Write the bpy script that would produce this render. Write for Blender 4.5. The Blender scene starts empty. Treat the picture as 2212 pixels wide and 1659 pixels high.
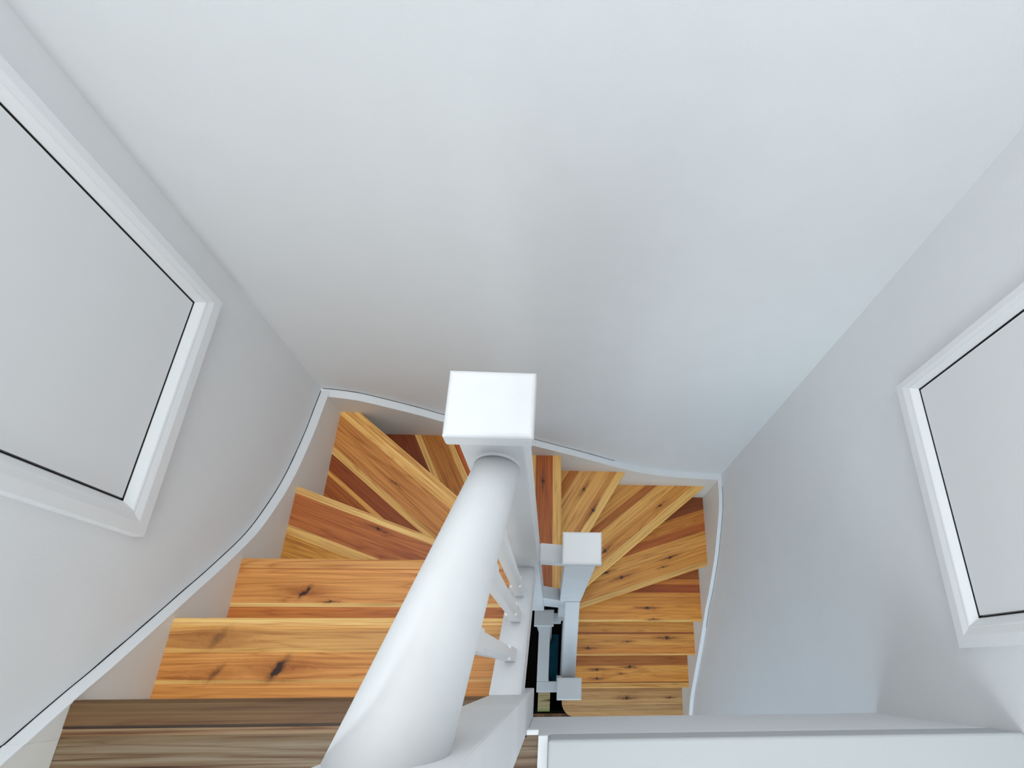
import bpy, bmesh, math, random
from mathutils import Vector, Matrix, noise

# ------------------------------------------------------------------ scale and frame
S = 0.9            # metres per survey unit; the survey origin is the camera, Z down to the lower floor at -4.79
ZF = 4.79
def W(p): return Vector((p[0]*S, p[1]*S, (p[2]+ZF)*S))
sc = bpy.context.scene

# ------------------------------------------------------------------ camera
cd = bpy.data.cameras.new('camera'); cam = bpy.data.objects.new('camera', cd); sc.collection.objects.link(cam)
r0 = (0.9962192, -0.0051371, 0.0867229); r1 = (0.0333606, -0.8990929, -0.4364850); r2 = (0.0802142, 0.4377278, -0.8955222)
M = Matrix(((r0[0], -r1[0], -r2[0]), (r0[1], -r1[1], -r2[1]), (r0[2], -r1[2], -r2[2])))
cam.matrix_world = Matrix.Translation(W((0, 0, 0))) @ M.to_4x4()
cd.sensor_fit = 'HORIZONTAL'; cd.sensor_width = 36; cd.lens = 1271.17/2212*36
cd.shift_x = -207.5/2212; cd.shift_y = -1.3/2212; cd.clip_start = 0.02
sc.camera = cam

# ------------------------------------------------------------------ world, lights, exposure
w = bpy.data.worlds.new('World'); sc.world = w; w.use_nodes = True
w.node_tree.nodes['Background'].inputs[0].default_value = (0.80, 0.88, 1.0, 1)
w.node_tree.nodes['Background'].inputs[1].default_value = 0.25
vs = sc.view_settings
vs.view_transform = 'Standard'; vs.look = 'None'; vs.gamma = 1; vs.exposure = 0.0; vs.use_curve_mapping = False

def area(name, loc, target, sx, sy, power, col):
    l = bpy.data.lights.new(name, 'AREA'); l.shape = 'RECTANGLE'; l.size = sx; l.size_y = sy
    l.energy = power; l.color = col
    o = bpy.data.objects.new(name, l); sc.collection.objects.link(o)
    o.location = W(loc); o.rotation_euler = (W(target)-W(loc)).to_track_quat('-Z', 'Y').to_euler()
    return o
area('window_daylight', (-0.45, -2.1, 0.2), (-0.45, 0.6, -1.0), 0.8, 1.5, 25.5, (0.86, 0.97, 1.0))
area('overhead_fill', (0.0, 0.22, 2.32), (0.0, 0.22, -3), 1.5, 1.3, 25.0, (0.97, 0.99, 0.97))  # added overhead fill, evens the brightness down the well
area('lower_window_daylight', (0.1, -2.1, -3.2), (0.1, 0.2, -3.3), 1.3, 1.6, 14.0, (0.80, 0.93, 1.0))
area('lower_side_fill', (-0.90, -1.1, -2.9), (0.9, -0.2, -3.3), 1.0, 1.2, 5.0, (0.40, 0.72, 1.0))  # added unseen blue fill, lifts the lower right wall and spares the post fronts

# ------------------------------------------------------------------ materials
def lin(c):
    return tuple(((x/255)/12.92 if x/255 <= .04045 else ((x/255+.055)/1.055)**2.4) for x in c)
def base_mat(name, rough=0.5):
    m = bpy.data.materials.new(name); m.use_nodes = True
    b = m.node_tree.nodes['Principled BSDF']; b.inputs['Roughness'].default_value = rough
    return m, m.node_tree, b
def paint(name, col, rough, bump=0.02, scale=220, mottle=0.0, coat=0.0):
    m, t, b = base_mat(name, rough)
    N = t.nodes; L = t.links
    tc = N.new('ShaderNodeTexCoord'); nz = N.new('ShaderNodeTexNoise')
    nz.inputs['Scale'].default_value = scale; nz.inputs['Detail'].default_value = 3
    L.new(tc.outputs['Object'], nz.inputs['Vector'])
    bp = N.new('ShaderNodeBump'); bp.inputs['Strength'].default_value = bump; bp.inputs['Distance'].default_value = 0.002
    L.new(nz.outputs['Fac'], bp.inputs['Height']); L.new(bp.outputs['Normal'], b.inputs['Normal'])
    n2 = N.new('ShaderNodeTexNoise'); n2.inputs['Scale'].default_value = 9; n2.inputs['Detail'].default_value = 4
    L.new(tc.outputs['Object'], n2.inputs['Vector'])
    mr = N.new('ShaderNodeMapRange'); mr.inputs['From Min'].default_value = 0.35; mr.inputs['From Max'].default_value = 0.65
    mr.inputs['To Min'].default_value = 1-mottle; mr.inputs['To Max'].default_value = 1.0
    L.new(n2.outputs['Fac'], mr.inputs['Value'])
    mx = N.new('ShaderNodeVectorMath'); mx.operation = 'SCALE'; mx.inputs[0].default_value = lin(col)
    L.new(mr.outputs['Result'], mx.inputs['Scale']); L.new(mx.outputs['Vector'], b.inputs['Base Color'])
    b.inputs['Coat Weight'].default_value = coat
    return m
M_WALL = paint('wall_paint', (241, 242, 244), 0.85, 0.12, 260, 0.015)
M_TRIM = paint('trim_gloss_paint', (246, 247, 249), 0.38, 0.03, 60, 0.01)
M_NEWEL = paint('newel_paint', (230, 231, 233), 0.55, 0.05, 70, 0.05)
M_STRING = paint('string_paint', (240, 237, 232), 0.55, 0.04, 90, 0.01)
M_CAP = paint('string_cap_paint', (248, 250, 253), 0.4, 0.02, 60, 0.0)
M_PANEL = paint('hatch_panel_paint', (240, 241, 243), 0.6, 0.06, 150, 0.0)
M_GAP = paint('dark_gap', (14, 12, 11), 0.9)
M_SHAFT = paint('shaft_shade', (34, 26, 24), 0.8)  # near-black colour stands in for the shade deep in the well
M_TEAL = paint('teal_cellar_floor', (70, 185, 225), 0.7, 0.1, 60, 0.2)
M_LEDGE = paint('dimmed_ledge_paint', (196, 199, 202), 0.8, 0.1, 200)  # wall white greyed down, puts the ledge's dimmer light into its colour
M_CEIL = paint('ceiling_paint', (235, 236, 238), 0.9)

def wood(name, knots=(), grain=1.0, gain=1.42):
    """laminated softwood: strip colour from the mesh, grain running along u, knots at given (u, v, size) in metres"""
    m, t, b = base_mat(name, 0.42)
    N = t.nodes; L = t.links
    def math_(op, a=None, bb=None, c=None):
        n = N.new('ShaderNodeMath'); n.operation = op
        for i, x in enumerate((a, bb, c)):
            if x is None: continue
            if hasattr(x, 'links'): L.new(x, n.inputs[i])
            else: n.inputs[i].default_value = x
        return n.outputs[0]
    at = N.new('ShaderNodeAttribute'); at.attribute_name = 'tone'
    uv = N.new('ShaderNodeUVMap'); uv.uv_map = 'plan'
    gv = N.new('ShaderNodeUVMap'); gv.uv_map = 'grain'
    kn = N.new('ShaderNodeTexNoise'); kn.inputs['Scale'].default_value = 70; kn.inputs['Detail'].default_value = 2; L.new(uv.outputs['UV'], kn.inputs['Vector'])
    ks_ = N.new('ShaderNodeVectorMath'); ks_.operation = 'SUBTRACT'; L.new(kn.outputs['Color'], ks_.inputs[0]); ks_.inputs[1].default_value = (.5, .5, .5)
    km = N.new('ShaderNodeVectorMath'); km.operation = 'MULTIPLY_ADD'; L.new(ks_.outputs[0], km.inputs[0]); km.inputs[1].default_value = (.022, .012, 0); L.new(uv.outputs['UV'], km.inputs[2])
    sp = N.new('ShaderNodeSeparateXYZ'); L.new(km.outputs[0], sp.inputs[0])
    kmask = None; bend = None; halo = None
    for kt in knots:
        ku, kv, ks = kt[:3]; slant = len(kt) > 3
        eu = math_('SUBTRACT', sp.outputs['X'], ku); ev = math_('SUBTRACT', sp.outputs['Y'], kv)
        du = math_('MULTIPLY', eu, 1/(ks*1.5)); dv = math_('MULTIPLY', ev, 1/ks)
        d2 = math_('ADD', math_('MULTIPLY', du, du), math_('MULTIPLY', dv, dv))
        k = math_('MAXIMUM', math_('EXPONENT', math_('MULTIPLY', d2, -1.9)), math_('MULTIPLY', 0.62, math_('EXPONENT', math_('MULTIPLY', math_('ADD', math_('MULTIPLY', math_('MULTIPLY', du, .24), math_('MULTIPLY', du, .24)), math_('MULTIPLY', math_('MULTIPLY', dv, 3.2), math_('MULTIPLY', dv, 3.2))), -1.0))))
        if slant:      # a side branch cut lengthwise: narrow ellipse leaning across the grain
            a_, b_ = 0.62, 0.78
            p_ = math_('MULTIPLY', math_('SUBTRACT', math_('MULTIPLY', eu, a_), math_('MULTIPLY', ev, b_)), 1/(ks*1.9))
            q_ = math_('MULTIPLY', math_('ADD', math_('MULTIPLY', ev, a_), math_('MULTIPLY', eu, b_)), 1/(ks*0.62))
            k = math_('MULTIPLY', kt[3], math_('EXPONENT', math_('MULTIPLY', math_('ADD', math_('MULTIPLY', p_, p_), math_('MULTIPLY', q_, q_)), -1.3)))
        dw = math_('MULTIPLY', du, 0.22); d3 = math_('ADD', math_('MULTIPLY', dw, dw), math_('MULTIPLY', math_('MULTIPLY', dv, 0.7), math_('MULTIPLY', dv, 0.7)))
        h = math_('EXPONENT', math_('MULTIPLY', d3, -1.0))
        bn = math_('MULTIPLY', math_('MULTIPLY', dv, h), -ks*0.8)
        kmask = k if kmask is None else math_('MAXIMUM', kmask, k)
        halo = h if halo is None else math_('MAXIMUM', halo, h)
        bend = bn if bend is None else math_('ADD', bend, bn)
    sg = N.new('ShaderNodeSeparateXYZ'); L.new(gv.outputs['UV'], sg.inputs[0])
    gy = sg.outputs['Y'] if bend is None else math_('ADD', sg.outputs['Y'], bend)
    def noise_at(su, sv, detail, rough=0.6, dist=0.0):
        cb = N.new('ShaderNodeCombineXYZ')
        L.new(math_('MULTIPLY', sg.outputs['X'], su), cb.inputs[0]); L.new(math_('MULTIPLY', gy, sv), cb.inputs[1])
        n = N.new('ShaderNodeTexNoise'); n.inputs['Scale'].default_value = 1; n.inputs['Detail'].default_value = detail
        n.inputs['Roughness'].default_value = rough; n.inputs['Distortion'].default_value = dist
        L.new(cb.outputs[0], n.inputs['Vector']); return n.outputs['Fac']
    fine = noise_at(5, 420, 4, 0.7); mid = noise_at(2.2, 130, 3, 0.55, 0.4)
    low = noise_at(1.6, 26, 2, 0.5, 0.6)
    ring = math_('PINGPONG', math_('MULTIPLY', low, 14), 1.0)
    ring = math_('POWER', ring, 3.0)
    f = math_('ADD', 1.0, math_('MULTIPLY', math_('SUBTRACT', fine, 0.5), 0.75*grain))
    f = math_('ADD', f, math_('MULTIPLY', math_('SUBTRACT', mid, 0.5), 1.35*grain))
    f = math_('SUBTRACT', f, math_('MULTIPLY', ring, 0.30*grain))
    f = math_('MINIMUM', math_('ADD', f, 0.09), 1.32)
    f = math_('MAXIMUM', f, 0.12)
    if halo is not None: f = math_('MULTIPLY', f, math_('SUBTRACT', 1.0, math_('MULTIPLY', halo, 0.42)))
    # darker grain is also redder
    pw = N.new('ShaderNodeCombineXYZ'); L.new(math_('POWER', f, 0.75), pw.inputs[0]); L.new(math_('POWER', f, 1.15), pw.inputs[1]); L.new(math_('POWER', f, 1.6), pw.inputs[2])
    mu = N.new('ShaderNodeVectorMath'); mu.operation = 'MULTIPLY'; L.new(at.outputs['Color'], mu.inputs[0]); L.new(pw.outputs[0], mu.inputs[1])
    sc_ = N.new('ShaderNodeVectorMath'); sc_.operation = 'MULTIPLY'; L.new(mu.outputs[0], sc_.inputs[0]); sc_.inputs[1].default_value = (gain, gain*.92, gain*.70)
    out = sc_.outputs[0]
    if kmask is not None:
        kr = math_('MINIMUM', math_('MULTIPLY', kmask, 1.5), 1.0)
        mx = N.new('ShaderNodeMix'); mx.data_type = 'RGBA'; L.new(kr, mx.inputs['Factor']); L.new(out, mx.inputs['A']); mx.inputs['B'].default_value = (*lin((52, 18, 4)), 1)
        out = mx.outputs['Result']
    L.new(out, b.inputs['Base Color'])
    bp = N.new('ShaderNodeBump'); bp.inputs['Strength'].default_value = 0.12; bp.inputs['Distance'].default_value = 0.001
    L.new(f, bp.inputs['Height']); L.new(bp.outputs['Normal'], b.inputs['Normal'])
    return m

# ------------------------------------------------------------------ mesh helpers (all take survey units)
def link(name, bm, mat, parent=None, smooth=False):
    me = bpy.data.meshes.new(name); bm.normal_update(); bm.to_mesh(me); bm.free()
    if mat: me.materials.append(mat)
    if smooth:
        for p in me.polygons: p.use_smooth = True
    o = bpy.data.objects.new(name, me); sc.collection.objects.link(o)
    if parent is not None:
        o.parent = parent; o.matrix_parent_inverse = Matrix.Translation(-parent.location)
    return o
def tag(o, label=None, cat=None, group=None, kind=None):
    if label: o['label'] = label
    if cat: o['category'] = cat
    if group: o['group'] = group
    if kind: o['kind'] = kind
    return o
def thing(name, label, cat, loc, group=None):
    o = bpy.data.objects.new(name, None); sc.collection.objects.link(o); o.location = W(loc)
    return tag(o, label, cat, group)
def box(bm, x0, x1, y0, y1, z0, z1, bevel=0.0, segs=2):
    """survey-unit box; bevel in metres"""
    vs_ = [bm.verts.new(W((x, y, z))) for z in (min(z0, z1), max(z0, z1)) for x, y in ((x0, y0), (x1, y0), (x1, y1), (x0, y1))]
    fs = [(3, 2, 1, 0), (4, 5, 6, 7), (0, 1, 5, 4), (1, 2, 6, 5), (2, 3, 7, 6), (3, 0, 4, 7)]
    faces = [bm.faces.new([vs_[i] for i in f]) for f in fs]
    if bevel:
        es = list({e for f in faces for e in f.edges})
        bmesh.ops.bevel(bm, geom=es, offset=bevel, segments=segs, affect='EDGES', profile=0.6)
    return vs_
def boxobj(name, dims, mat, parent=None, bevel=0.0, segs=2):
    bm = bmesh.new(); box(bm, *dims, bevel=bevel, segs=segs); return link(name, bm, mat, parent)
def prism(bm, pts, f0, f1):
    """pts: list of 2D points; f0/f1 map a 2D point to the survey 3D point on either side"""
    a = [bm.verts.new(W(f0(p))) for p in pts]; b = [bm.verts.new(W(f1(p))) for p in pts]
    n = len(pts)
    bm.faces.new(a); bm.faces.new(b[::-1])
    for i in range(n): bm.faces.new((a[i], b[i], b[(i+1) % n], a[(i+1) % n]))
    bmesh.ops.recalc_face_normals(bm, faces=bm.faces)
def smooth_curve(pts, n=60):
    """Catmull-Rom through pts (t, z) sorted by t, resampled evenly"""
    P = [pts[0]]+list(pts)+[pts[-1]]; out = []
    for i in range(1, len(P)-2):
        for k in range(6):
            u = k/6; p0, p1, p2, p3 = P[i-1], P[i], P[i+1], P[i+2]
            out.append(tuple(0.5*((2*p1[j])+(-p0[j]+p2[j])*u+(2*p0[j]-5*p1[j]+4*p2[j]-p3[j])*u*u+(-p0[j]+3*p1[j]-3*p2[j]+p3[j])*u**3) for j in (0, 1)))
    out.append(tuple(P[-2])); return out

# ------------------------------------------------------------------ the setting
XL, XR, YB = -0.936, 0.930, 1.0
YN = -2.2                      # near end of both storeys
YFW = -0.1146                  # face of the landing edge
ZL = -1.355                    # landing surface
TOP = 2.4
def struct(name, dims, mat, **k):
    o = boxobj(name, dims, mat, **k); return tag(o, kind='structure')
struct('wall_left', (XL-.1, XL, YN-.1, YB+.1, -ZF-.02, TOP), M_WALL)
struct('wall_right', (XR, XR+.1, YN-.1, YB+.1, -ZF-.02, TOP), M_WALL)
struct('wall_back', (XL, XR, YB, YB+.1, -ZF-.02, TOP), M_WALL)
struct('wall_front', (XL, XR, YN-.1, YN, -ZF-.02, TOP), M_WALL)
struct('ceiling', (XL, XR, YN, YB, TOP, TOP+.1), M_CEIL)
# landing: white plastered edge and low ledge over the lower flight
bm = bmesh.new()
box(bm, -0.044, XR, YN, YFW, -1.85, -1.372)
box(bm, XL, -0.044, YN, YFW-.002, -1.85, -1.40)
struct_l = tag(link('wall_landing', bm, M_WALL), kind='structure')
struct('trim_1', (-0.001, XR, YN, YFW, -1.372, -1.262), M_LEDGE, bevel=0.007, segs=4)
struct('trim_2', (-0.0205, -0.001, YN, YFW+.0005, -1.372, -1.335), M_CAP, bevel=0.002)
struct('trim_3', (-0.044, -0.0205, YFW, YFW+.009, -1.40, -1.352), M_CAP, bevel=0.001)

# lower storey: floor with the open stair well
def clip_poly(P, n, d):        # keep n.p <= d
    out = []
    for i in range(len(P)):
        a, b = P[i], P[(i+1) % len(P)]
        da = a[0]*n[0]+a[1]*n[1]-d; db = b[0]*n[0]+b[1]*n[1]-d
        if da <= 1e-9: out.append(a)
        if (da < -1e-9 and db > 1e-9) or (da > 1e-9 and db < -1e-9):
            t = da/(da-db); out.append((a[0]+(b[0]-a[0])*t, a[1]+(b[1]-a[1])*t))
    return out

def board(name, poly, nose, strips, z, thick, mat, parent=None, seed=0, round_nose=True):
    """wooden board: plan polygon cut into glued strips parallel to its nose line.
    nose=(A,B); strips=[(v_end, rgb), ...] measured back from the nose"""
    rnd = random.Random(seed)
    A, B = Vector(nose[0]), Vector(nose[1]); d = (B-A).normalized(); n = Vector((-d.y, d.x))
    cen = Vector((sum(p[0] for p in poly)/len(poly), sum(p[1] for p in poly)/len(poly)))
    if (cen-A).dot(n) < 0: n = -n
    bm = bmesh.new(); tone = bm.loops.layers.float_color.new('tone'); plan = bm.loops.layers.uv.new('plan'); gr = bm.loops.layers.uv.new('grain')
    v0 = -1.0; lay = []
    ends = [(0.006, strips[0][1])] + list(strips) if round_nose else list(strips)
    lo = -1.0
    for k, (v1, col) in enumerate(ends):
        hi = v1 if k < len(ends)-1 else 9
        base = A.dot(n)
        P = clip_poly(clip_poly(poly, (n.x, n.y), base+hi), (-n.x, -n.y), -(base+lo))
        lo = hi
        if len(P) < 3: continue
        off = 0 if k == 1 and round_nose else rnd.uniform(0, 9)
        if k == 0: off0 = off
        if k == 1 and round_nose: off = off0
        f = bm.faces.new([bm.verts.new((p[0], p[1], 0)) for p in P]); lay.append((f, col, off))
    for f, col, off in lay:
        j = rnd.uniform(.94, 1.05); c = [x*j for x in lin(col)]
        for l in f.loops:
            p = Vector(l.vert.co[:2]); u = (p-A).dot(d)*S; v = (p-A).dot(n)*S
            l[tone] = (*c, 1); l[plan].uv = (u, v); l[gr].uv = (u+off*3.1, v+off)
    top = list(bm.faces)
    for f in top:
        if f.normal.z < 0 or f.calc_area() and f.normal.z == 0: pass
    bm.normal_update()
    for f in top:
        if f.normal.z < 0: f.normal_flip()
    bmesh.ops.remove_doubles(bm, verts=bm.verts, dist=1e-5)
    # outline goes down to the underside
    bed = [e for e in bm.edges if len(e.link_faces) == 1]
    ret = bmesh.ops.extrude_edge_only(bm, edges=bed)
    nv = [g for g in ret['geom'] if isinstance(g, bmesh.types.BMVert)]
    ns = set(nv)
    bd = [e for e in bm.edges if e.verts[0] in ns and e.verts[1] in ns]
    try: bmesh.ops.contextual_create(bm, geom=bd)
    except Exception: pass
    for v in bm.verts:
        vv = (Vector(v.co[:2])-A).dot(n)
        low = v in ns
        zz = z-thick if low else (z-0.004 if (round_nose and vv < 1e-4) else z)
        v.co = W((v.co.x, v.co.y, zz))
    c = lin(strips[0][1])
    for f in bm.faces:
        if f.loops[0][tone][3] < 0.5:
            for l in f.loops:
                l[tone] = (*c, 1); l[gr].uv = ((l.vert.co.x+l.vert.co.y), l.vert.co.z); l[plan].uv = (50, 50)
    bmesh.ops.recalc_face_normals(bm, faces=bm.faces)
    return link(name, bm, mat, parent)

PALE = (224, 184, 126); PALE2 = (214, 170, 108); TAN = (212, 160, 98); ORG = (204, 142, 78); ORG2 = (192, 120, 56)
BRN = (160, 88, 36); DRED = (134, 66, 24); YEL = (196, 138, 62)
GREY1 = (122, 97, 78); GREY2 = (156, 136, 120); GREY3 = (146, 125, 108)

# landing floor boards and nosing
M_LAND = wood('landing_wood', [], grain=1.9, gain=0.60)
lf = board('floor_landing', [(XL, YN), (-0.0205, YN), (-0.0205, YFW+.0005), (-0.044, YFW+.0005), (-0.044, YFW-.004), (-0.122, YFW-.004), (-0.122, -0.0945), (XL, -0.0945)], ((XL, -0.0945), (0, -0.0945)),
           [(0.012, (172, 138, 112)), (0.024, (138, 112, 88)), (0.10, GREY2), (0.2, GREY3), (0.34, GREY2), (0.5, GREY1), (9, GREY2)], ZL, 0.04, M_LAND, seed=5, round_nose=False)
lf.name = 'floor'; tag(lf, kind='structure')

# lower floor: dark boards, running away from the stair, with the cellar well left open
M_LOWF = wood('lower_floor_wood', [], grain=1.3, gain=1.0)
bm = bmesh.new()
fl = [(-0.93, YN, 0.93, -0.285), (0.055, -0.285, 0.93, 1.0)]
o = board('floor', [(XL, YN), (XR, YN), (XR, YB), (0.135, YB), (0.135, -0.276), (XL, -0.276)], ((XL, YN), (XL, YB)),
          [(v, (96, 62, 38) if i % 2 else (126, 84, 50)) for i, v in enumerate([x*0.06 for x in range(1, 34)])]+[(9, (120, 84, 54))], -ZF, 0.05, M_LOWF, seed=9, round_nose=False)
tag(o, kind='structure')
# cellar well below
bm = bmesh.new()
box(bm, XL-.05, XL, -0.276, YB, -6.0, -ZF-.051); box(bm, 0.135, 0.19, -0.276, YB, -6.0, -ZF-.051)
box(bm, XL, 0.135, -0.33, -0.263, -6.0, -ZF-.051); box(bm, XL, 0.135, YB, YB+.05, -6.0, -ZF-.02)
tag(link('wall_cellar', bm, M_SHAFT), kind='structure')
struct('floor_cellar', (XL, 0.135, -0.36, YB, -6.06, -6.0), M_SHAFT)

# ------------------------------------------------------------------ staircase
RISE = 0.2455
def ZT(i): return ZL-RISE*i
stair = thing('winder_staircase', 'steep wooden staircase turning half around, orange pine treads between white painted strings', 'staircase', (0.0, 0.3, -ZF))

xl, xr, yb = -0.9055, 0.9095, 0.9685
nose = {0: [(-.905, -.047), (-.121, -.047)],
        1: [(-.905, .118), (-.10, .118)], 2: [(-.905, .298), (-.10, .298)],
        3: [(xl, .584), (-.403, .406), (-.10, .300)],
        4: [(-.827, yb), (-.409, .635), (-.10, .391)],
        5: [(-.385, yb), (-.065, .352), (-.055, .300)],
        6: [(.015, yb), (.036, .300)],
        7: [(.366, yb), (.171, .641), (.062, .455), (.05, .300)],
        8: [(.865, yb), (.27, .481), (.10, .340), (.085, .30)],
        9: [(xr, .558), (.144, .313), (.09, .296)],
        10: [(xr, .263), (.09, .263)], 11: [(xr, .082), (.09, .082)], 12: [(xr, -.107), (.09, -.107)]}
def off(line, dx, dy): return [(x+dx, y+dy) for x, y in line]
poly = {}
poly[1] = [(xl, .118), (-.10, .118), (-.10, -.10), (xl, -.10)]
poly[2] = [(xl, .298), (-.10, .298), (-.10, .085), (xl, .085)]
poly[3] = nose[3] + [(-.10, .26), (xl, .26)]
poly[4] = [(xl, yb)] + nose[4] + [(-.10, .27), (-.403, .376), (xl, .55)]
poly[5] = [(-.80, yb)] + nose[5] + [(-.10, .30), (-.10, .36), (-.425, .605), (-.86, yb)]
poly[5] = [(-.865, yb)] + nose[5] + [(-.10, .302), (-.10, .355), (-.425, .610)]
poly[6] = [(-.42, yb)] + nose[6] + [(-.08, .302), (-.09, .34)]
poly[7] = [(-.02, yb)] + nose[7] + [(.0, .302)]
poly[8] = [(.33, yb)] + nose[8] + [(.03, .302), (.03, .455), (.145, .655)]
poly[9] = [(xr, .558), (.144, .313), (.09, .296), (.07, .34), (.25, .50), (.835, yb), (xr, yb)]
poly[10] = [(xr, .263), (.09, .263), (.09, .325), (.144, .343), (xr, .592)]
poly[11] = [(xr, .082), (.09, .082), (.09, .29), (xr, .29)]
poly[12] = [(xr, -.107), (.09, -.107), (.09, .11), (xr, .11)]
# bullnose bottom step
bp_ = [(xr+.012, -.283)]
for k in range(13):
    a = -math.pi/2 - k*(math.pi/2)/12
    bp_.append((.172+.092*math.cos(a), -.195+.088*math.sin(a)))
bp_ += [(.080, -.08), (xr+.012, -.08)]
poly[13] = bp_
nose[13] = [(xr, -.283), (.16, -.283)]
strips = {
 1: [(.016, PALE), (.028, TAN), (.067, (200, 148, 92)), (.076, PALE2), (.134, (200, 138, 78)), (.142, PALE2), (9, (206, 144, 82))],
 2: [(.027, (208, 152, 96)), (.030, (170, 100, 50)), (.122, (204, 142, 84)), (.133, PALE), (9, (186, 112, 54))],
 3: [(.024, PALE), (.126, (170, 98, 52)), (.156, PALE2), (9, YEL)],
 4: [(.055, (226, 178, 116)), (.165, (196, 132, 74)), (.189, PALE2), (.240, (140, 68, 26)), (.258, (206, 150, 84)), (9, (158, 86, 36))],
 5: [(.022, PALE), (.10, (180, 92, 30)), (.125, PALE2), (.215, (172, 108, 46)), (.24, PALE2), (9, (124, 56, 20))],
 6: [(.042, PALE2), (.125, (158, 84, 32)), (.15, PALE2), (9, (170, 98, 46))],
 7: [(.038, (222, 178, 116)), (.068, (196, 136, 72)), (.115, TAN), (.165, (216, 164, 98)), (.215, TAN), (.262, (172, 104, 44)), (9, (206, 150, 84))],
 8: [(.046, (222, 178, 112)), (.112, (202, 140, 70)), (.180, (218, 166, 98)), (.222, (166, 98, 42)), (9, (210, 152, 84))],
 9: [(.026, PALE2), (.120, (204, 142, 70)), (.160, (212, 154, 86)), (.195, (206, 146, 76)), (.243, (164, 88, 36)), (.32, (190, 122, 56)), (9, (128, 66, 28))],
 10: [(.012, PALE2), (.095, (204, 138, 62)), (.167, (196, 130, 58)), (.215, (148, 72, 26)), (.245, (186, 116, 50)), (9, (150, 80, 32))],
 11: [(.008, PALE2), (.05, (196, 128, 58)), (.122, (202, 142, 72)), (.134, (140, 74, 30)), (9, (194, 134, 66))],
 12: [(.030, (200, 150, 86)), (.036, (130, 78, 34)), (.082, (196, 132, 60)), (.132, (204, 144, 72)), (9, (154, 92, 38))],
 13: [(.03, (190, 150, 108)), (.07, (178, 140, 102)), (.105, (192, 152, 112)), (.15, (182, 138, 98)), (9, (170, 124, 84))],
}
# knots: (u, v, size) in metres along / across the tread
def K(*l): return [(t[0]*S, t[1]*S)+tuple(t[2:]) for t in l]
knots = {1: K((.2645, .112, .0135, 1.0), (.125, .121, .011, .42), (.112, .045, .014, .34)), 2: K((.195, .093, .0095, 1.0), (.268, .1185, .004)),
         3: K((.33, .038, .006)), 4: K((.332, .116, .004)), 6: K((.131, .09, .007)), 7: K((.270, .041, .009), (.198, .142, .007), (.05, .142, .005)),
         8: K((.284, .081, .006), (.696, .082, .008)), 9: K((.191, .110, .008), (.503, .089, .009), (.25, .07, .005), (.58, .14, .008)), 10: K((.326, .078, .009), (.29, .012, .005), (.62, .14, .007)),
         11: K((.169, .100, .011), (.674, .042, .008), (.42, .08, .006)), 12: K((.382, .123, .009), (.601, .110, .009), (.60, .056, .008), (.44, .085, .004)), 13: K((.376, .108, .010), (.077, .109, .006))}
A0 = {4: ((-.827, .965), (-.409, .635)), 9: ((.899, .555), (.144, .313)), 10: ((.9, .263), (.16, .263)), 11: ((.9, .082), (.16, .082)), 12: ((.9, -.107), (.16, -.107)), 13: ((.9, -.283), (.16, -.283))}
ln = board('landing_nosing', [(-.905, -.047), (-.121, -.047), (-.121, -.094), (-.905, -.094)], ((-.905, -.047), (-.121, -.047)),
      [(.02, (112, 82, 54)), (.0425, (124, 92, 64)), (9, (62, 44, 32))], ZL+.002, 0.035, wood('nosing_wood', [], grain=1.2, gain=0.80), stair, seed=3)
ln['label'] = 'dark brown nosing board along the landing edge'
for i in range(1, 14):
    nl = A0.get(i, (nose[i][0], nose[i][1]))
    board('tread', poly[i], nl, strips[i], ZT(i), 0.045, wood('tread_wood_%d' % i, knots.get(i, ()), grain=(1.0 if i not in (3, 4, 13) else (1.15 if i != 13 else .8)), gain=(1.36 if i != 13 else 1.22)), stair, seed=20+i)
# risers (set back under each nose)
def riser(i, line, top):
    bm = bmesh.new()
    for a, b in zip(line[:-1], line[1:]):
        A_, B_ = Vector(a), Vector(b); d = (B_-A_).normalized(); n = Vector((-d.y, d.x))*0.018
        P = [A_, B_, B_+n, A_+n]
        prism(bm, [tuple(p) for p in P], lambda p: (p[0], p[1], top), lambda p: (p[0], p[1], ZT(i)))
    link('riser', bm, M_STRING, stair)
def back(i, dx, dy): return off(nose[i-1], dx, dy)
riser(1, [(xl+.002, -.072), (-.121, -.072)], ZL-.040)
for i, dx, dy in ((2, 0, -.035), (3, 0, -.035), (4, -.006, -.035), (5, -.02, -.03), (6, -.035, -.01), (7, -.04, 0), (8, -.035, .012), (9, -.02, .03), (10, -.006, .035), (11, 0, .035), (12, 0, .035)):
    l = off(nose[i-1], dx, dy)
    if len(l) > 2 and i != 4: l = l[:2]
    riser(i, l, ZT(i-1)-.045)
riser(13, [(xr, -.075), (.09, -.075)], ZT(12)-.045)
riser(14, [(.20, -.262), (xr, -.262)], ZT(13)-.045)

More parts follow.
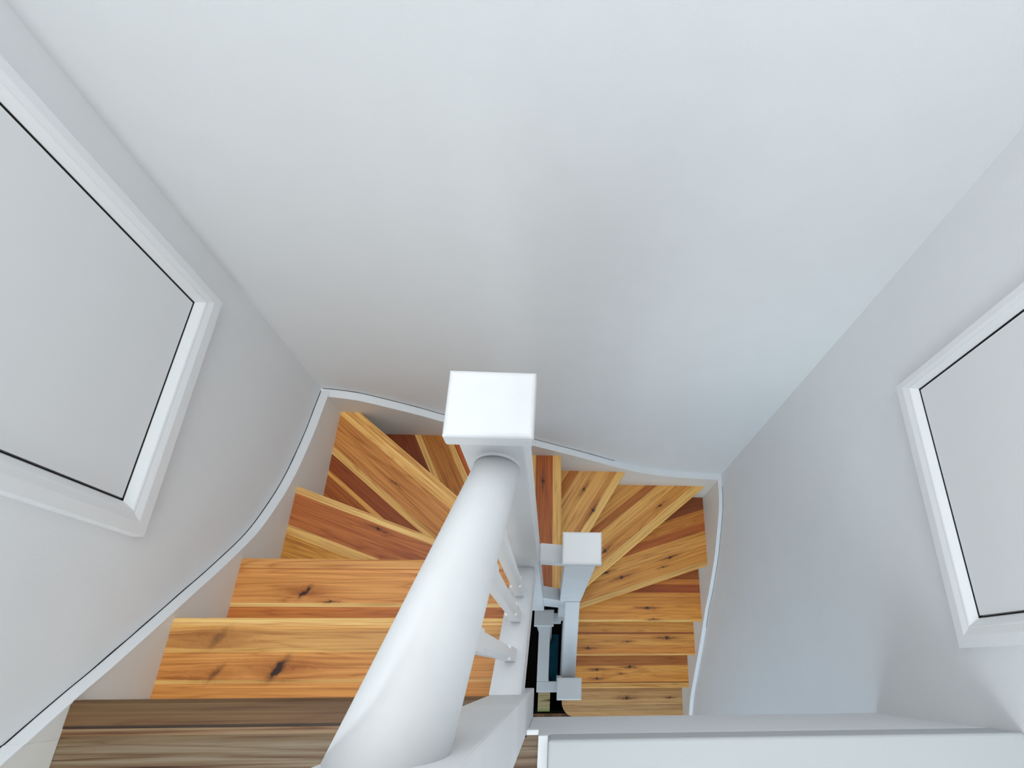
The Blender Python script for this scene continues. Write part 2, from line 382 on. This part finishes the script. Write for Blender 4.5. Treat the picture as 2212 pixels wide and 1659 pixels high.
# wall strings: height of their top edge measured all round the well
SL = [(-.112, -1.272), (-.107, -1.279), (-.07, -1.326), (-.03, -1.379), (.003, -1.425), (.06, -1.500), (.13, -1.590), (.185, -1.660), (.265, -1.762), (.383, -1.897), (.51, -1.995), (.60, -2.048), (.68, -2.084), (.80, -2.128), (.90, -2.155), (1.0, -2.182)]
SB = [(-.936, -2.178), (-.88, -2.186), (-.819, -2.203), (-.777, -2.222), (-.692, -2.275), (-.587, -2.345), (-.508, -2.405), (-.32, -2.54), (-.123, -2.682), (.023, -2.782), (.16, -2.878), (.298, -2.98), (.43, -3.064), (.53, -3.108), (.62, -3.135), (.776, -3.163), (.93, -3.178)]
SR = [(1.0, -3.180), (.93, -3.181), (.87, -3.188), (.79, -3.222), (.67, -3.312), (.58, -3.385), (.485, -3.490), (.40, -3.59), (.329, -3.690), (.23, -3.80), (.126, -3.918), (.0, -4.075), (-.13, -4.235), (-.20, -4.30), (-.30, -4.37), (-.42, -4.47), (-.60, -4.62)]
def string(curve, mp_in, mp_out, drop, name='wall_string'):
    c = smooth_curve(curve)
    bm = bmesh.new(); ring = []
    for t, z in c:
        ring.append([bm.verts.new(W(mp_in(t, z))), bm.verts.new(W(mp_in(t, max(z-drop, -ZF+.0005)))), bm.verts.new(W(mp_out(t, max(z-drop, -ZF+.0005)))), bm.verts.new(W(mp_out(t, z)))])
    for a, b in zip(ring[:-1], ring[1:]):
        for k in range(4):
            bm.faces.new((a[k], a[(k+1) % 4], b[(k+1) % 4], b[k]))
    bm.faces.new(ring[0]); bm.faces.new(ring[-1][::-1])
    bmesh.ops.recalc_face_normals(bm, faces=bm.faces)
    o = link(name, bm, M_STRING, stair)
    # painted capping on the top edge
    bm = bmesh.new(); ring = []
    for t, z in c:
        ring.append([bm.verts.new(W(mp_in(t, z+.0005, -.0015))), bm.verts.new(W(mp_in(t, z-.004, -.0015))), bm.verts.new(W(mp_out(t, z-.004))), bm.verts.new(W(mp_out(t, z+.0025)))])
    for a, b in zip(ring[:-1], ring[1:]):
        for k in range(4): bm.faces.new((a[k], a[(k+1) % 4], b[(k+1) % 4], b[k]))
    bm.faces.new(ring[0]); bm.faces.new(ring[-1][::-1])
    bmesh.ops.recalc_face_normals(bm, faces=bm.faces)
    link('capping', bm, M_CAP, o)
    return o, c
def gapline(c, mp, lo, hi, parent, wd=.0028, seed=1):
    rnd = random.Random(seed); bm = bmesh.new(); ring = []
    for t, z in c:
        if lo <= t <= hi:
            k = wd*(0.55+0.6*abs(noise.noise(Vector((t*14, seed, 0)))))
            ring.append([bm.verts.new(W(mp(t, z+.002, 0))), bm.verts.new(W(mp(t, z+.002+k*1.4, 0))), bm.verts.new(W(mp(t, z+.002+k*1.4, .0014))), bm.verts.new(W(mp(t, z+.002, .0014)))])
    for a, b in zip(ring[:-1], ring[1:]):
        for q in range(4): bm.faces.new((a[q], a[(q+1) % 4], b[(q+1) % 4], b[q]))
    bmesh.ops.recalc_face_normals(bm, faces=bm.faces)
    o = link('gap_line', bm, M_GAP, parent); o['label'] = 'thin dark gap between string and wall'
FL_ = -.9055
sl, cl = string(SL, lambda t, z, e=0: (-.9055-e, t, z), lambda t, z: (XL, t, z), .48)
sb, cb_ = string(SB, lambda t, z, e=0: (t, .9685-(-e if e else 0), z), lambda t, z: (t, YB, z), .50)
sr, cr = string(SR, lambda t, z, e=0: (.9095+e, t, z), lambda t, z: (XR, t, z), .50)
gapline(cl, lambda t, z, e: (XL+e, t, z), -.2, .999, sl, .0036, 1)
gapline(cb_, lambda t, z, e: (t, YB-e, z), -.93, .32, sb, .0034, 2)
gapline(cr, lambda t, z, e: (XR-e, t, z), .22, .93, sr, .0038, 3)

# skirting that carries the left string on along the landing
bm = bmesh.new()
sk = smooth_curve([(-2.19, -1.06), (-1.2, -1.06), (-.40, -1.065), (-.26, -1.09), (-.165, -1.205), (-.132, -1.245), (-.1115, -1.272)])
ring = []
for t, z in sk: ring.append([bm.verts.new(W((-.905, t, z))), bm.verts.new(W((-.905, t, ZL+.001))), bm.verts.new(W((XL+.0005, t, ZL+.001))), bm.verts.new(W((XL+.0005, t, z+.002)))])
for a_, b_ in zip(ring[:-1], ring[1:]):
    for k in range(4): bm.faces.new((a_[k], a_[(k+1) % 4], b_[(k+1) % 4], b_[k]))
bm.faces.new(ring[0]); bm.faces.new(ring[-1][::-1]); bmesh.ops.recalc_face_normals(bm, faces=bm.faces)
bb = tag(link('baseboard_left', bm, M_STRING), kind='structure')
bm = bmesh.new(); ring = []
for t, z in sk: ring.append([bm.verts.new(W((-.904, t, z+.0005))), bm.verts.new(W((-.904, t, z-.004))), bm.verts.new(W((XL+.0005, t, z-.004))), bm.verts.new(W((XL+.0005, t, z+.003)))])
for a_, b_ in zip(ring[:-1], ring[1:]):
    for k in range(4): bm.faces.new((a_[k], a_[(k+1) % 4], b_[(k+1) % 4], b_[k]))
bm.faces.new(ring[0]); bm.faces.new(ring[-1][::-1]); bmesh.ops.recalc_face_normals(bm, faces=bm.faces)
link('capping', bm, M_CAP, bb)
gapline(sk, lambda t, z, e: (XL+e, t, z+.001), -.4, 0, bb, .0036, 4)

# inner string of the upper flight
def zs(y): return -(1.388+1.45*y)
yA, yBg = -.0432, .268
bm = bmesh.new()
prism(bm, [(yA, zs(yA)), (yBg, zs(yBg)), (yBg, zs(yBg)-.20), (yA, zs(yA)-.20)], lambda p: (-.1205, p[0], p[1]), lambda p: (-.0640, p[0], p[1]))
isu = link('inner_string', bm, M_CAP, stair)
bm = bmesh.new()
prism(bm, [(yA, zs(yA)-.004), (yBg, zs(yBg)-.004), (yBg, zs(yBg)-.19), (yA, zs(yA)-.19)], lambda p: (-.0640, p[0], p[1]), lambda p: (-.0605, p[0], p[1]))
prism(bm, [(yA, zs(yA)-.012), (yBg, zs(yBg)-.012), (yBg, zs(yBg)-.18), (yA, zs(yA)-.18)], lambda p: (-.0605, p[0], p[1]), lambda p: (-.0580, p[0], p[1]))
link('moulding', bm, M_TRIM, isu)
# inner string of the lower flight
def zs2(y): return -(3.76+1.36*(.268-y))
bm = bmesh.new()
prism(bm, [(-.031, zs2(-.031)), (.268, zs2(.268)), (.268, zs2(.268)-.40), (-.031, zs2(-.031)-.40)], lambda p: (.062, p[0], p[1]), lambda p: (.118, p[0], p[1]))
link('inner_string', bm, M_NEWEL, stair)
# short string between the two turning posts
bm = bmesh.new()
prism(bm, [(-.0452, -2.64), (.0285, -2.745), (.0285, -3.08), (-.0452, -3.0)], lambda p: (p[0], .275, p[1]), lambda p: (p[0], .323, p[1]))
link('inner_string', bm, M_NEWEL, stair)

# ------------------------------------------------------------------ balustrade of the upper flight
def newel(parent, x0, x1, y0, y1, ztop, zbot, cap=None, label=None):
    o = boxobj('newel_post', (x0, x1, y0, y1, zbot, ztop), M_NEWEL, parent, bevel=0.003, segs=2)
    if label: o['label'] = label
    if cap:
        cx0, cx1, cy0, cy1, ct, th = cap
        bm = bmesh.new()
        v = box(bm, cx0, cx1, cy0, cy1, ct-th, ct)
        bmesh.ops.recalc_face_normals(bm, faces=bm.faces)
        tops = [e for e in bm.edges if all(abs(q.co.z-(ct+ZF)*S) < 1e-5 for q in e.verts)]
        bmesh.ops.bevel(bm, geom=tops, offset=0.007, segments=4, affect='EDGES', profile=0.55)
        ver = [e for e in bm.edges if abs(e.verts[0].co.x-e.verts[1].co.x) < 1e-5 and abs(e.verts[0].co.y-e.verts[1].co.y) < 1e-5 and abs(e.verts[0].co.z-e.verts[1].co.z) > 0.004]
        bmesh.ops.bevel(bm, geom=ver, offset=0.0015, segments=2, affect='EDGES')
        link('newel_cap', bm, M_NEWEL, o)
    return o
def oval_rail(parent, x, ya, za, yb2, zb, rx, rz, n=40):
    bm = bmesh.new(); rings = []
    for y, z in ((ya, za), (yb2, zb)):
        r = []
        for k in range(n):
            a = 2*math.pi*k/n
            c, s_ = math.cos(a), math.sin(a)
            r.append(bm.verts.new(W((x+rx*c, y, z+rz*s_))))
        rings.append(r)
    for k in range(n): bm.faces.new((rings[0][k], rings[0][(k+1) % n], rings[1][(k+1) % n], rings[1][k]))
    bm.faces.new(rings[0]); bm.faces.new(rings[1][::-1])
    bmesh.ops.recalc_face_normals(bm, faces=bm.faces)
    o = link('handrail', bm, M_NEWEL, parent)
    for p in o.data.polygons: p.use_smooth = len(p.vertices) == 4
    return o
bu = thing('stair_banister', 'white upper banister with thick round sloping handrail between two square newel posts', 'banister', (-.085, .1, ZL-.3))
newel(bu, -.1315, -.0445, .268, .333, -.70, -3.157, cap=(-.1416, -.0315, .2555, .3457, -.68, .032), label='tall square post where the stairs turn, flat scuffed cap')
newel(bu, -.1205, -.044, -.1146, -.0432, -.24, -1.82, label='square post standing at the landing edge')
oval_rail(bu, -.0885, -.0435, -(.46+1.43*-.0435), .2685, -(.46+1.43*.2685), .0325, .058)
bm = bmesh.new()   # rosette where the rail meets the far post
n = 40; rr = [[bm.verts.new(W((-.0885+.0335*math.cos(2*math.pi*k/n), y, -(.46+1.43*.262)+.0595*math.sin(2*math.pi*k/n)))) for k in range(n)] for y in (.2645, .268)]
for k in range(n): bm.faces.new((rr[0][k], rr[0][(k+1) % n], rr[1][(k+1) % n], rr[1][k]))
bm.faces.new(rr[0]); bm.faces.new(rr[1][::-1]); bmesh.ops.recalc_face_normals(bm, faces=bm.faces)
link('rosette', bm, M_NEWEL, bu)
def baluster(parent, xc, yc, a=.0122, ch=.0075):
    bm = bmesh.new()
    def sec(z0, z1, c):
        # octagonal or square section whose ends are cut to the slope
        P = []
        q = [(1, -1), (1, 1), (-1, 1), (-1, -1)]
        for i_, (sx, sy) in enumerate(q):
            if c <= 0: P.append((sx*a, sy*a))
            else:
                pts = [(sx*(a-c), sy*a), (sx*a, sy*(a-c))]
                if sx*sy < 0: pts = pts if i_ in (0, 2) else pts
                P += pts if i_ in (0, 2) else pts[::-1]
        return P
    def zb(y): return zs(y)
    def ztp(y): return -(.46+1.43*y)-.02
    b0 = zs(yc); t0 = -(.46+1.43*yc)-.03; Lh = t0-b0
    def ring(P, f):
        return [bm.verts.new(W((xc+px, yc+py, f(yc+py)))) for px, py in P]
    lv = [(0, zs), (0.25*Lh, zs), (0.75*Lh, zs), (1.0*Lh, zs)]
    sq = [(a, -a), (a, a), (-a, a), (-a, -a)]
    def blk(z0f, z1f, P):
        r0_ = ring(P, z0f); r1_ = ring(P, z1f); m = len(P)
        bm.faces.new(r0_); bm.faces.new(r1_[::-1])
        for i_ in range(m): bm.faces.new((r0_[i_], r1_[i_], r1_[(i_+1) % m], r0_[(i_+1) % m]))
    b = b0
    blk(lambda y: zs(y), lambda y: b+.24*Lh, sq)
    am = a
    oc = []
    for sx, sy, first in ((1, -1, 0), (1, 1, 1), (-1, 1, 0), (-1, -1, 1)):
        p1, p2 = (sx*(am-.0058), sy*am), (sx*am, sy*(am-.0058))
        oc += [p1, p2] if first == 0 else [p2, p1]
    blk(lambda y: b+.24*Lh, lambda y: b+.78*Lh, oc)
    blk(lambda y: b+.78*Lh, lambda y: -(.46+1.43*y)-.03, sq)
    bmesh.ops.recalc_face_normals(bm, faces=bm.faces)
    return link('baluster', bm, M_TRIM, parent)
for y in (.0300, .1165, .1850): baluster(bu, -.0885, y)

# ------------------------------------------------------------------ balustrade of the lower flight
bl = thing('stair_banister', 'white lower banister beside the straight lower treads, two flat-capped square newels', 'banister', (.075, .1, ZT(10)))
newel(bl, .028, .118, .268, .334, -1.655, -3.85, cap=(.0193, .127, .2555, .343, -1.638, .024), label='square post with flat cap at the foot of the turn')
newel(bl, .037, .127, -.108, -.031, -2.915, ZT(13)+.001, cap=(.028, .136, -.1175, -.030, -2.90, .024), label='square post with flat cap on the bottom step')
bm = bmesh.new()
prism(bm, [(-.031, -3.11), (.268, -2.71), (.268, -2.775), (-.031, -3.175)], lambda p: (.0515, p[0], p[1]), lambda p: (.1145, p[0], p[1]))
bmesh.ops.bevel(bm, geom=list(bm.edges), offset=0.003, segments=2, affect='EDGES')
link('handrail', bm, M_NEWEL, bl)
bm = bmesh.new()
prism(bm, [(-.0443, -1.717), (.0278, -1.746), (.0278, -1.80), (-.0443, -1.772)], lambda p: (p[0], .275, p[1]), lambda p: (p[0], .327, p[1]))
bmesh.ops.bevel(bm, geom=list(bm.edges), offset=0.003, segments=2, affect='EDGES')
o = link('handrail', bm, M_NEWEL, bl); o['label'] = 'short rail linking the two turning posts'

# ------------------------------------------------------------------ low guard rail around the well below
gr_ = thing('guard_rail', 'bluish grey U-shaped guard rail with capped corner post deep in the dark well', 'railing', (-.04, .1, -ZF))
newel(gr_, -.0915, -.004, .226, .293, -3.515, -5.99, cap=(-.1015, .006, .216, .303, -3.50, .022))
def rail_box(dims, nm='rail'):
    return boxobj(nm, dims, M_NEWEL, gr_, bevel=0.003)
rail_box((-.075, -.013, -.054, .226, -3.62, -3.56))
rail_box((-.075, .0365, -.106, -.054, -3.62, -3.56))
rail_box((-.004, .046, .236, .289, -3.62, -3.55))
boxobj('corner_post', (-.072, -.012, -.10, -.055, -5.99, -3.62), M_NEWEL, gr_)
# stub of tan timber
bm = bmesh.new()
tb = board('timber_block', [(-.083, -.115), (-.001, -.115), (-.001, -.252), (-.083, -.252)], ((-.083, -.252), (-.001, -.252)), [(.02, (150, 158, 116)), (9, (176, 162, 132))], -4.60, 1.39,
           wood('timber_block_wood', [(.066, .060, .006)], grain=.8, gain=1.1), None, seed=77, round_nose=False)
tag(tb, 'pale tan timber block below the guard rail corner, standing in the dark well', 'block')
# teal panel / mat on the cellar floor seen inside the guard rail
tm = boxobj('floor_mat', (-.105, .06, -.10, .30, -6.0, -5.985), M_TEAL)
tag(tm, 'dark teal mat lying at the bottom of the well inside the guard rail', 'mat')

# ------------------------------------------------------------------ framed hatches in the side walls
def hatch(label, side, xw, y0, y1, z0, z1, wy0, wy1, wz):
    """side=+1: wall on the left, facing +X; y0<y1 opening; frame widths at near side, far side, bottom/top"""
    root = thing('wall_hatch', label, 'hatch', (xw, (y0+y1)/2, z0))
    prof = [(0, 0.0), (0, .004), (.06, .008), (.24, .019), (.30, .0205), (.34, .0205), (.56, .0245), (.60, .025), (1.0, .025), (1.0, 0.0)]
    bm = bmesh.new(); rings = []
    for u, p in prof:
        c = [(y0-u*wy0, z0-u*wz), (y1+u*wy1, z0-u*wz), (y1+u*wy1, z1+u*wz), (y0-u*wy0, z1+u*wz)]
        rings.append([bm.verts.new(W((xw+side*p, y, z))) for y, z in c])
    for a, b in zip(rings[:-1], rings[1:]):
        for k in range(4): bm.faces.new((a[k], a[(k+1) % 4], b[(k+1) % 4], b[k]))
    bmesh.ops.recalc_face_normals(bm, faces=bm.faces)
    link('hatch_frame', bm, M_TRIM, root)
    g = .0048
    bm = bmesh.new(); a, b = sorted((xw+side*.0006, xw+side*.0045))
    box(bm, a, b, y0+g, y1-g, z0+g, z1-g)
    link('panel', bm, M_PANEL, root)
    bm = bmesh.new()
    for d in ((y0, y1, z0+.0004, z0+.0044), (y0+.0004, y0+.0028, z0, z1), (y1-.0028, y1-.0004, z0, z1)):
        a, b = sorted((xw+side*.0002, xw+side*.0050)); box(bm, a, b, d[0], d[1], d[2], d[3])
    o = link('gap_strip', bm, M_GAP, root); o['label'] = 'dark gap line around the panel'  # dark strip painted in for the shade in the open gap
hatch('white framed wall hatch with a flush panel, on the left wall above the upper flight', 1, XL, .333, .843, -1.337, -.05, .062, .048, .072)
hatch('white framed wall hatch with a flush panel, on the right wall beside the landing', -1, XR, .0975, .650, -1.302, -.05, .058, .035, .062)
